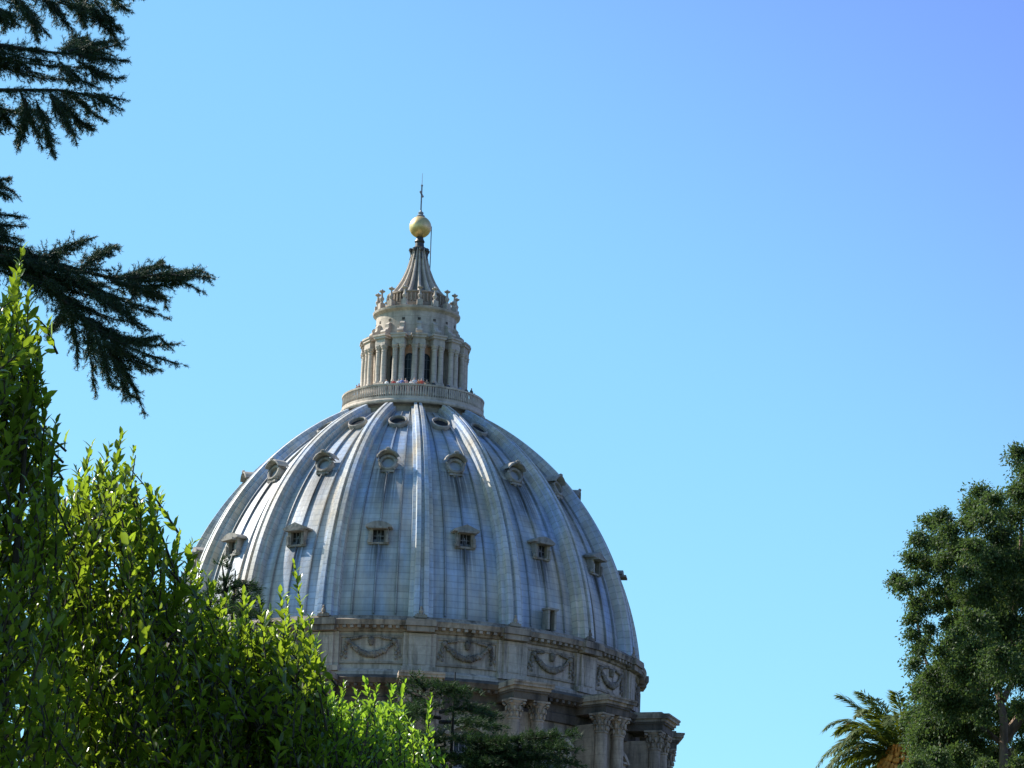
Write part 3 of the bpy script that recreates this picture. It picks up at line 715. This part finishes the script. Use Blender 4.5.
def near_cedar():
    Y = 30.; TX = -330
    tb = at(TX, 300, Y+1.0); root = empty('cedar_tree', (tb[0], tb[1], 0)); inv = np.array(root.location)
    tag(root, 'dark cedar beyond the left edge with drooping needled branches reaching into the sky', 'tree')
    R = np.random.default_rng(5)
    limbs = [  # main limbs: pixels, from the trunk outwards
      [(TX, 20), (-120, -8), (-20, -5), (40, -2), (90, -2), (155, -6)],
      [(TX, 80), (-130, 40), (-30, 40), (30, 50), (75, 55), (105, 48), (120, 44)],
      [(TX, 120), (-130, 95), (-30, 90), (25, 90), (60, 90), (90, 95), (122, 99)],
      [(TX, 250), (-150, 225), (-60, 205), (-20, 212), (22, 217)],
      [(TX, 215), (-150, 190), (-60, 165), (-15, 175), (14, 192)],
      [(TX, 300), (-150, 255), (-60, 240), (10, 248), (70, 268), (120, 280), (160, 274), (210, 277)],
      [(-60, 245), (0, 262), (45, 285), (75, 310), (105, 335), (140, 352), (178, 364)],
    ]
    subs = [
      [(10, -5), (25, 10), (38, 22), (50, 38)], [(40, -3), (55, 12), (66, 22), (73, 31)], [(75, 0), (92, 12), (108, 24), (120, 29)], [(85, 2), (100, 20), (112, 34), (116, 39)],
      [(-10, 0), (0, 14), (8, 24), (2, 32)], [(20, 0), (30, 18), (36, 36), (38, 42)], [(60, 0), (80, 6), (85, 22), (84, 28)], [(110, -2), (120, 5), (130, 11)], [(0, 10), (12, 18), (20, 26)],
      [(70, 52), (85, 48), (100, 44), (115, 41), (122, 48)], [(62, 52), (70, 45), (78, 38), (87, 38)], [(80, 56), (100, 58), (115, 60), (128, 60)], [(85, 66), (100, 74), (112, 78), (124, 78)], [(60, 62), (80, 80), (100, 88)], [(90, 95), (105, 102), (121, 109)],
      [(60, 90), (80, 102), (95, 115), (106, 121)], [(50, 92), (62, 110), (72, 130), (77, 144)], [(60, 100), (75, 118), (88, 126), (93, 131)], [(20, 92), (28, 115), (36, 132), (42, 148)], [(36, 100), (46, 130), (52, 150), (56, 158)], [(25, 98), (24, 125), (18, 140), (18, 150)],
      [(-10, 92), (0, 112), (10, 125), (25, 128)], [(-20, 60), (10, 70), (40, 78), (70, 80)], [(-30, 92), (-5, 108), (14, 112), (40, 110)], [(-30, 50), (20, 62), (50, 66), (90, 68)], [(-30, 45), (10, 48), (40, 50)], [(-20, 96), (-5, 120), (0, 132)],
      [(-30, 215), (0, 225), (24, 226)], [(-30, 165), (0, 180), (12, 178)], [(-20, 175), (0, 192), (10, 198)], [(-20, 212), (5, 235), (22, 240)],
      [(40, 258), (62, 248), (85, 240), (95, 237)], [(80, 268), (100, 252), (115, 246), (118, 250)], [(120, 280), (145, 272), (160, 265), (170, 268)], [(110, 280), (140, 286), (165, 285), (185, 283), (204, 292)], [(120, 282), (150, 292), (164, 296), (166, 308)], [(150, 276), (180, 272), (198, 270), (212, 275)],
      [(60, 270), (90, 290), (120, 305), (150, 312), (168, 318)], [(90, 290), (120, 312), (140, 328), (150, 330)], [(80, 315), (115, 335), (150, 345), (180, 344)], [(105, 335), (135, 340), (158, 336), (172, 349)], [(110, 340), (135, 360), (150, 366), (160, 370)], [(100, 335), (118, 362), (135, 390), (145, 414)], [(112, 350), (124, 375), (128, 395), (140, 398)],
      [(85, 318), (88, 345), (92, 370), (96, 396)], [(75, 305), (72, 325), (78, 350), (78, 367)], [(95, 330), (105, 360), (110, 385), (120, 388)], [(60, 298), (62, 312), (50, 330), (48, 338)], [(40, 275), (60, 295), (75, 300)],
      [(-20, 250), (20, 265), (55, 280), (90, 282), (125, 292)], [(-30, 245), (10, 256), (40, 262), (80, 275)], [(0, 255), (30, 262), (60, 268), (110, 270)], [(20, 262), (45, 280), (70, 290), (110, 300)], [(-40, 240), (-10, 265), (10, 275)], [(30, 262), (55, 275), (85, 285), (120, 282)], [(10, 256), (40, 270), (65, 280), (100, 295), (130, 300)],
      [(-30, 230), (0, 238), (30, 250)], [(50, 290), (80, 305), (110, 318), (130, 322)],
    ]
    fd = Field(); tr = MB(); A = []; Bv = []
    tr.tube([(0, 0, -.2), (0, 0, 3), (.1, 0, 8), (0, 0, 13), (.05, 0, 17)], [.38, .30, .22, .13, .03], 12)
    def dress(P, L_, tw, dens, droop=.25, start=0.0):
        k = int(L_*dens*1.35)
        for _ in range(k):
            u = R.uniform(start, 1); i = min(int(u*(len(P)-1)), len(P)-2); f = u*(len(P)-1)-i
            p = P[i]*(1-f)+P[i+1]*f; ax = unit(P[i+1]-P[i])
            d = unit(ax*R.uniform(.7, 1.6)+R.normal(size=3)*np.array((.6, .6, .45))+np.array((0, 0, -droop)))
            l = tw*R.uniform(.4, 1.25)*(1-.70*u)
            q = p+d*l*.6; e = q+unit(d+np.array((0, 0, -.35)))*l*.4
            A.extend((p, q)); Bv.extend((q, e))
            if l > .07:
                for _ in range(2):
                    v = R.uniform(.3, .9); o = p*(1-v)+e*v; A.append(o); Bv.append(o+unit(d+R.normal(size=3)*.6)*l*.45)
    for pl in limbs:
        off = R.uniform(-.25, .25)
        pts = [at(x, y, Y+1.0*(x < -200)+off*(x > -200))-inv for x, y in pl]
        P, L_ = poly_pts(pts, 26); tr.tube(P, np.linspace(.045 if pl[0][0] < -200 else .016, .004, 26), 6)
        dress(P, L_, .20, 105, .3, .12); A.extend(P[14:-1]); Bv.extend(P[15:])
    for pl in subs:
        for rep in range(2):
            off = R.uniform(-.35, .35); j = (0, 0) if rep == 0 else (R.normal()*3.5, R.normal()*3)
            pts = [at(x+j[0], y+j[1], Y+off+.1*i)-inv for i, (x, y) in enumerate(pl if rep == 0 else pl[:-1])]
            P, L_ = poly_pts(pts, 16); tr.tube(P, np.linspace(.007, .002, 16), 4)
            A.extend(P[:-1]); Bv.extend(P[1:]); dress(P, L_, .125, 145, .15)
    needles(fd, np.array(A), np.array(Bv), 440, .024, .0036)
    fd.build('crown', NEEDLE, root, False); tr.build('trunk', CBARK, root, 50)
near_cedar()

# ------------------------------------------------------------------ cedars in the middle distance, before the drum
CEDAR2 = mat_leaf('far_cedar_needle', (.014, .030, .014), (.032, .056, .022), (.06, .12, .03), .2, .65, .15)
def layered_cedar(label, Y, tx, plates, top_py, seed):
    b = at(tx, 760, Y); root = empty('cedar_tree', (b[0], Y, 0)); inv = np.array(root.location); tag(root, label, 'tree')
    R = np.random.default_rng(seed); fd = Field(); tr = MB(); T = []; Dd = []
    top = at(tx, top_py, Y)[2]
    tr.tube([(0, 0, -.2), (.1, 0, top*.4), (-.05, .05, top*.8), (0, 0, top)], [.42, .26, .07, .012], 10)
    def branch(pts, wid):
        P, L_ = poly_pts(pts, 22); tr.tube(P, np.linspace(.045, .008, 22), 5)
        ax = unit(P[-1]-P[0]); hz = unit(np.cross(ax, np.array((0, 0, 1))))
        for s in range(int(L_*18)):
            u = R.uniform(.12, 1); i = int(u*20.99); p = P[i]+(P[i+1]-P[i])*R.uniform()
            side = hz*R.choice((-1, 1))*R.uniform(.35, 1)+ax*R.uniform(.3, 1); d = unit(side+np.array((0, 0, R.normal()*.12+.05)))
            l = wid*R.uniform(.3, 1)*(1.15-u*.8); n_ = max(3, int(l*17))
            tt = np.linspace(.05, 1, n_)[:, None]; q = p+d*l*tt+np.array((0, 0, -.16))*l*tt**2+R.normal(size=(n_, 3))*.045
            T.append(q); Dd.append(np.repeat(d[None], n_, 0))
    for pl in plates:
        pts = [at(x, y, Y+dy)-inv for x, y, dy in pl[1]]; branch(pts, pl[0])
    # the rest of the tree, below the picture
    for q in range(75):
        z = top*R.uniform(.2, .80); a = R.uniform(0, 2*pi); l = (top-z)*.45+1.5
        branch([(0, 0, z), (l*.5*cos(a), l*.5*sin(a), z+.3), (l*cos(a), l*sin(a), z)], 1.3)
    T = np.concatenate(T); Dd = np.concatenate(Dd)
    # each twig point carries a tuft of short needles
    n_ = 12; idx = np.repeat(np.arange(len(T)), n_); P = T[idx]+rng.normal(size=(len(idx), 3))*.02
    D = unit(Dd[idx]*.9+rdir(len(idx))*.6+np.array((0, 0, .15))); X = unit(np.cross(D, rdir(len(idx))))
    l = rng.uniform(.05, .16, (len(idx), 1)); fd.add(np.stack([P-X*.008, P+X*.008, P+D*l], 1), np.array([(0, 1, 2)]))
    fd.build('crown', CEDAR2, root, False); tr.build('trunk', CBARK, root, 50)
layered_cedar('flat layered dark cedar standing in front of the paired columns of the drum', 92., 452, [
    (.5, [(425, 690, 0), (418, 682, -.3), (410, 674, -.6)]), (.6, [(430, 700, 0), (410, 692, .4), (392, 688, .8)]), (.7, [(430, 694, 0), (450, 690, -.6), (470, 694, -1)]), (.6, [(430, 690, 0), (440, 684, -.4), (455, 688, -.8)]),
    (.8, [(440, 712, 0), (465, 708, -.6), (492, 716, -1.2)]), (.8, [(440, 718, 0), (415, 712, -.6), (392, 722, -1)]), (.9, [(440, 722, 0), (470, 722, .8), (502, 730, 1.4)]), (.8, [(440, 705, 0), (420, 705, -1), (405, 715, -1.8)]),
    (1., [(445, 738, 0), (475, 738, -1), (505, 748, -2)]), (1., [(445, 738, 0), (420, 738, -1.2), (395, 750, -2)]), (.9, [(445, 745, 0), (420, 750, 1), (385, 765, 1.8)]),
    (.9, [(450, 760, 0), (500, 742, -1.2), (540, 738, -2), (580, 735, -2.6)]), (.9, [(450, 765, 0), (500, 750, -1), (540, 748, -2.), (572, 750, -2.8)]), (1., [(450, 772, 0), (500, 762, -1), (545, 758, -1.6), (578, 764, -2.4)]),
    (1., [(455, 775, 0), (500, 758, .6), (530, 752, 1.2), (556, 744, 1.8)]), (1., [(450, 785, 0), (490, 775, -.8), (530, 770, -1.6), (560, 772, -2.4)]), (1., [(450, 780, 0), (430, 772, -1), (400, 780, -2)]), (1.1, [(450, 790, 0), (480, 780, -1.5), (510, 778, -2.6)]), (1., [(450, 760, 0), (470, 756, -1), (492, 762, -2)])], 672, 3)
layered_cedar('dark cedar tip showing above the bright laurel before the left flank of the dome', 80., 226, [
    (.35, [(226, 600, 0), (224, 580, -.1), (222, 563, -.2)]), (.5, [(226, 590, 0), (238, 584, -.3), (256, 586, -.6)]), (.5, [(226, 592, 0), (214, 590, -.3), (203, 597, -.6)]), (.6, [(226, 598, 0), (240, 594, .3), (252, 602, .6)]), (.6, [(226, 600, 0), (210, 602, .3), (200, 608, .6)]),
    (.7, [(226, 612, 0), (242, 612, -.4), (262, 618, -.9)]), (.7, [(226, 615, 0), (210, 616, -.4), (190, 622, -.9)]), (.6, [(226, 606, 0), (232, 606, -.6), (245, 612, -1.2)])], 570, 8)

# ------------------------------------------------------------------ the tree at the right edge
OAK = mat_leaf('oak_leaf', (.018, .036, .014), (.050, .078, .026), (.15, .24, .05), .3, .6, .2)
OBARK = mat_bark('pale_bark', (.10, .07, .05), (.28, .19, .14), 6)
def right_tree():
    Y = 52.; b = at(1003, 760, Y); root = empty('evergreen_tree', (b[0], Y, 0)); inv = np.array(root.location)
    tag(root, 'tall dense evergreen with ragged hanging leaf clumps and pinkish trunk at the right edge', 'tree')
    R = np.random.default_rng(21); fd = Field(); tr = MB()
    clumps = [(1020, 452, 14), (1026, 470, 16), (1016, 492, 14), (1032, 500, 24), (1010, 515, 18),
      (983, 492, 15), (972, 505, 12), (994, 498, 14), (985, 515, 18), (968, 522, 12), (1000, 535, 20),
      (930, 522, 13), (942, 516, 13), (920, 538, 13), (938, 542, 17), (952, 532, 14), (912, 556, 11), (925, 562, 15), (945, 562, 15), (896, 578, 10), (905, 585, 11), (917, 580, 10), (958, 548, 13),
      (915, 602, 10), (913, 618, 9), (920, 610, 9), (912, 634, 9), (918, 648, 10), (914, 662, 9), (936, 588, 10), (925, 596, 8), (950, 580, 12),
      (972, 545, 16), (990, 556, 20), (1012, 560, 22), (965, 572, 16), (985, 590, 20), (1010, 590, 24), (965, 598, 14), (975, 620, 20), (1000, 620, 24), (1020, 640, 22), (958, 618, 13), (948, 603, 8), (947, 622, 7), (951, 640, 9), (955, 640, 12), (975, 648, 20), (1000, 655, 22), (950, 660, 14), (940, 668, 12), (930, 675, 14), (962, 672, 18), (988, 680, 16), (1018, 675, 16),
      (920, 690, 14), (935, 700, 18), (955, 700, 18), (925, 715, 16), (945, 725, 20), (965, 725, 18), (922, 740, 14), (935, 755, 18), (960, 755, 20), (980, 745, 14), (915, 765, 14), (985, 765, 14), (1022, 745, 10), (1020, 762, 12), (1020, 705, 10), (975, 705, 12), (985, 715, 10)]
    # the part of the crown outside the picture
    for q in range(70):
        x = 1035+R.uniform(0, 230); clumps.append((x, 440+abs(x-1110)*.5+R.uniform(0, 1)*380, R.uniform(16, 26)))
    for q in range(30): clumps.append((R.uniform(930, 1240), R.uniform(780, 900), 26))
    clumps += [(937, 606, 8), (931, 628, 7), (940, 650, 10), (926, 640, 8)]
    sc = Y/F_PX
    for q in range(75):                                  # deeper growth seen between the outer clumps
        x, y = (R.uniform(952, 1030), R.uniform(535, 775)) if q % 3 else (R.uniform(915, 965), R.uniform(672, 775))
        clumps.append((x, y, R.uniform(13, 20)+.001))
    deep0 = len(clumps)-75
    for ci, (cx, cy, r) in enumerate(clumps):
        big = cx > 1040 or cy > 775
        c = at(cx, cy, Y+(R.uniform(.6, 2.4) if ci >= deep0 else R.uniform(-1.2, 1.2)*(.5 if r < 12 else 1)))-inv; rad = r*sc*1.22
        n_tw = int(r*(5.5 if not big else 2.4))
        lit = rdir(n_tw); lit[:, 2] = lit[:, 2]*.8+.15
        for d in lit:
            l = rad*R.uniform(.5, 1.1)*(1.45 if R.uniform() < .12 else 1); n_ = int(6+l*85); t = np.linspace(.15, 1, n_)[:, None]
            q = c+d*l*t+np.array((0, 0, -.6))*l*t**2
            D = unit(d*.6+rdir(n_)*.7+np.array((0, 0, -.5))); N = rdir(n_)+np.array((0, 0, .4))
            L_ = R.uniform(.024, .056, n_); small_leaves(fd, q+rng.normal(size=(n_, 3))*.025, D, N, L_, L_*R.uniform(.34, .5, n_))
    tr.tube([(0, 0, -.2), (.05, 0, 3), (-.02, 0, 7), at(1004, 720, Y+.6)-inv, at(998, 690, Y+1)-inv, at(988, 660, Y+1.3)-inv, at(978, 620, Y+1.4)-inv, at(985, 560, Y+1.2)-inv], [.19, .17, .08, .05, .045, .035, .025, .012], 10)
    for pl, r0 in (([(1003, 700), (1012, 682), (1026, 676)], .05), ([(1003, 745), (985, 730), (960, 712), (938, 690), (925, 660), (915, 610), (905, 585)], .035), ([(998, 690), (1010, 640), (1020, 580), (1022, 500)], .05), ([(985, 655), (955, 640), (945, 585), (935, 540)], .03), ([(990, 735), (960, 718), (935, 710)], .025), ([(950, 692), (960, 685), (966, 678)], .03), ([(1004, 740), (1040, 690), (1090, 600), (1110, 520)], .07), ([(1005, 755), (1060, 730), (1140, 680)], .06)):
        P, _ = poly_pts([at(x, y, Y+.8+.1*i)-inv for i, (x, y) in enumerate(pl)], 14); tr.tube(P, np.linspace(r0, r0*.3, 14), 6)
    fd.build('crown', OAK, root); tr.build('trunk', OBARK, root, 50)
right_tree()

# ------------------------------------------------------------------ the palm
FROND = mat_leaf('palm_frond', (.045, .066, .016), (.085, .110, .028), (.24, .29, .03), .3, .65, .15)
FRUIT = mat_plain('orange_fruit_stalk', (.66, .26, .05), .7, 0, .3, .4)
PBARK = mat_bark('palm_bark', (.07, .055, .04), (.20, .15, .10), 5)
def palm():
    Y = 118.; c = at(906, 757, Y); root = empty('palm_tree', (c[0], Y, 0)); z = c[2]
    tag(root, 'date palm with arching fronds and orange fruit stalks left of the big evergreen', 'tree')
    t = MB(); t.tube([(0, 0, -.2), (0, 0, z*.5), (0, 0, z-1.2), (0, 0, z-.3), (0, 0, z+.1)], [.42, .38, .40, .55, .3], 14)
    for k in range(90):
        a = k*2.4; zz = z-.2-.035*k; t.box((.46*sin(a), .46*cos(a), zz), (.16, .16, .3), Matrix.Rotation(-a, 3, 'Z'))
    t.build('trunk', PBARK, root, 40)
    f = MB(); R = random.Random(4)
    for k in range(60):
        a = R.uniform(0, 2*pi); l = R.uniform(.5, 1.1); f.tube([(.2*cos(a), .2*sin(a), z-.1), (.5*cos(a), .5*sin(a), z+.25*l), ((.5+.35*l)*cos(a), (.5+.35*l)*sin(a), z-.6*l)], [.05, .04, .03], 5)
        for q in range(5): u = R.uniform(.3, 1); f.ico(((.5+.35*l*u)*cos(a), (.5+.35*l*u)*sin(a), z-.6*l*u+.1), .07, 1)
    f.build('fruit_stalk', FRUIT, root, 50)
    def frond(ln, rise, drop):
        fd = Field(); n_ = 50; u = np.linspace(0, 1, n_)
        X = ln*(u-.12*u**3); Z = rise*u-drop*u**2.4
        P = np.stack([X, 0*u, Z], 1); T = unit(np.gradient(P, axis=0)); up = np.cross(T, np.array((0, -1., 0)))
        rows = [P+np.array((0, w, 0)) for w in (-.025, .025)]
        V = np.stack(rows, 1); segs = np.stack([V[:-1, 0], V[:-1, 1], V[1:, 1], V[1:, 0]], 1); segs = segs+up[:-1][:, None]*.02
        fd.add(segs, np.array([(0, 1, 2, 3)]))
        for s_ in (-1, 1):
            for rep in range(2):
                k = u > .12; q = P[k]+rng.normal(size=(k.sum(), 3))*.015; m_ = k.sum()
                D = T[k]*.95+np.array((0, s_*.75, 0))+up[k]*rng.uniform(-.15, .4, (m_, 1))+np.array((0, 0, -.25))+rng.normal(size=(m_, 3))*.1
                L_ = .40*np.sin(np.clip(u[k], .05, .97)*pi*.93+.12)**.6*rng.uniform(.8, 1.1, m_)+.05
                small_leaves(fd, q, D, up[k]+rng.normal(size=(m_, 3))*.2, L_, np.full(m_, .045))
        return fd
    var = [(2.2, 2.15, 1.6), (2.4, 1.4, 1.65), (2.4, .7, 1.5), (1.6, 2.6, 1.0), (2.3, .0, 1.3)]
    meshes = [frond(*v).build('frond', FROND, root) for v in var]
    spec = [(i, 0) for i in range(5)]
    k = 0
    for ring_, (vi, n_, ph) in enumerate(((3, 11, .2), (0, 17, 0), (1, 18, .15), (2, 15, .3), (4, 9, .1))):
        for i in range(n_):
            a = 2*pi*(i+R.uniform(-.25, .25))/n_+ph
            if vi in (1, 2, 4) and sin(a) < -.55 and i: continue      # old fronds cut away over the fruit
            o = meshes[vi] if i == 0 else meshes[vi].copy()
            if i: C.objects.link(o); o.parent = root
            o.location = (.15*cos(a), .15*sin(a), z); o.rotation_euler = (R.uniform(-.25, .25), R.uniform(-.12, .12), a); s_ = R.uniform(.85, 1.1); o.scale = (s_, s_, s_)
palm()

# ------------------------------------------------------------------ visitors behind the lantern balustrade
SKIN = mat_plain('skin', (.48, .30, .21), .6); HAIR = mat_plain('hair', (.05, .035, .025), .6); TROUS = mat_plain('trousers', (.07, .08, .12), .8)
def cloth(c): return mat_plain('shirt', c, .8)
def person_mesh(arm):
    me = bpy.data.meshes.new('p'); V = []; E_ = []; Rr = []
    def v(p, r, par=None):
        V.append(p); Rr.append(r)
        if par is not None: E_.append((par, len(V)-1))
        return len(V)-1
    pel = v((0, 0, .95), .15); ch = v((0, 0, 1.2), .14, pel); sh_ = v((0, 0, 1.40), .13, ch); nk = v((0, 0, 1.50), .055, sh_); hd = v((0, -.01, 1.58), .085, nk); tp = v((0, 0, 1.70), .075, hd)
    for s_ in (-1, 1):
        h = v((s_*.09, 0, .88), .085, pel); k = v((s_*.10, -.01, .48), .06, h); a = v((s_*.10, .02, .08), .045, k); v((s_*.11, -.14, .04), .04, a)
        so_ = v((s_*.19, 0, 1.40), .055, sh_); el = v((s_*.25, -.04+arm*.0, 1.14), .042, so_); ha = v((s_*(.20 if arm else .26), -.26 if arm else -.08, 1.14 if arm else .92), .032, el); v((s_*(.17 if arm else .26), -.34 if arm else -.10, 1.15 if arm else .83), .028, ha)
    me.from_pydata(V, E_, []); o = bpy.data.objects.new('p', me); C.objects.link(o)
    sk = o.modifiers.new('s', 'SKIN'); sk.use_smooth_shade = True
    for i, d in enumerate(me.skin_vertices[0].data): d.radius = (Rr[i]*.95, Rr[i]*.72 if i in (0, 1, 2) else Rr[i]); d.use_root = i == 0
    o.modifiers.new('d', 'SUBSURF').levels = 1
    dg = bpy.context.evaluated_depsgraph_get(); nm = bpy.data.meshes.new_from_object(o.evaluated_get(dg)); bpy.data.objects.remove(o)
    nm.name = 'person'
    for m_ in (SKIN, SKIN, TROUS, HAIR): nm.materials.append(m_)
    for p in nm.polygons:
        c = p.center; p.use_smooth = True
        p.material_index = 3 if c.z > 1.63 or (c.z > 1.56 and c.y > .03) else 0 if c.z > 1.47 or (c.z < 1.2 and (abs(c.x) > .17 and c.y < -.12 or abs(c.x) > .22) and c.z > .75) else 1 if c.z > .93 else 2
    return nm
PM = [person_mesh(True), person_mesh(False)]
crew = [(-24, (.75, .74, .72), 'white shirt'), (-17.5, (.50, .06, .05), 'dark red shirt'), (-13.5, (.72, .72, .75), 'pale grey shirt'), (-10.5, (.10, .16, .38), 'blue shirt'), (-7, (.68, .35, .30), 'salmon pink shirt'),
        (-2.5, (.80, .79, .76), 'white top'), (.5, (.62, .60, .62), 'light grey top'), (4, (.72, .20, .07), 'bright orange top'), (7, (.70, .13, .08), 'bright red top'), (11, (.28, .22, .16), 'brown jacket'),
        (17, (.04, .045, .05), 'black shirt'), (32, (.06, .07, .10), 'navy shirt'), (52, (.07, .06, .06), 'black jacket'), (60, (.05, .08, .07), 'dark green jacket'), (-62, (.06, .06, .08), 'charcoal jacket'), (-55, (.22, .10, .08), 'maroon jacket'), (44, (.30, .30, .34), 'grey shirt')]
for i, (dg_, c_, nm_) in enumerate(crew):
    o = bpy.data.objects.new('person', PM[i % 3 == 2]); C.objects.link(o); a = radians(dg_); r = 6.92 if i % 3 != 2 else 6.7
    o.location = (.05+r*sin(a), DIST-r*cos(a), CZ+111.68); o.rotation_euler = (0, 0, a+rnd.uniform(-.3, .3)); s_ = rnd.uniform(.94, 1.07); o.scale = (s_, s_, s_)
    o.material_slots[1].link = 'OBJECT'; o.material_slots[1].material = cloth(c_)
    where = 'left of the central window' if dg_ < -3 else 'right of the central window' if dg_ > 9 else 'before the central columns'
    tag(o, f'tiny visitor in a {nm_} at the lantern balustrade, {where}', 'person', 'visitors on the lantern balcony')
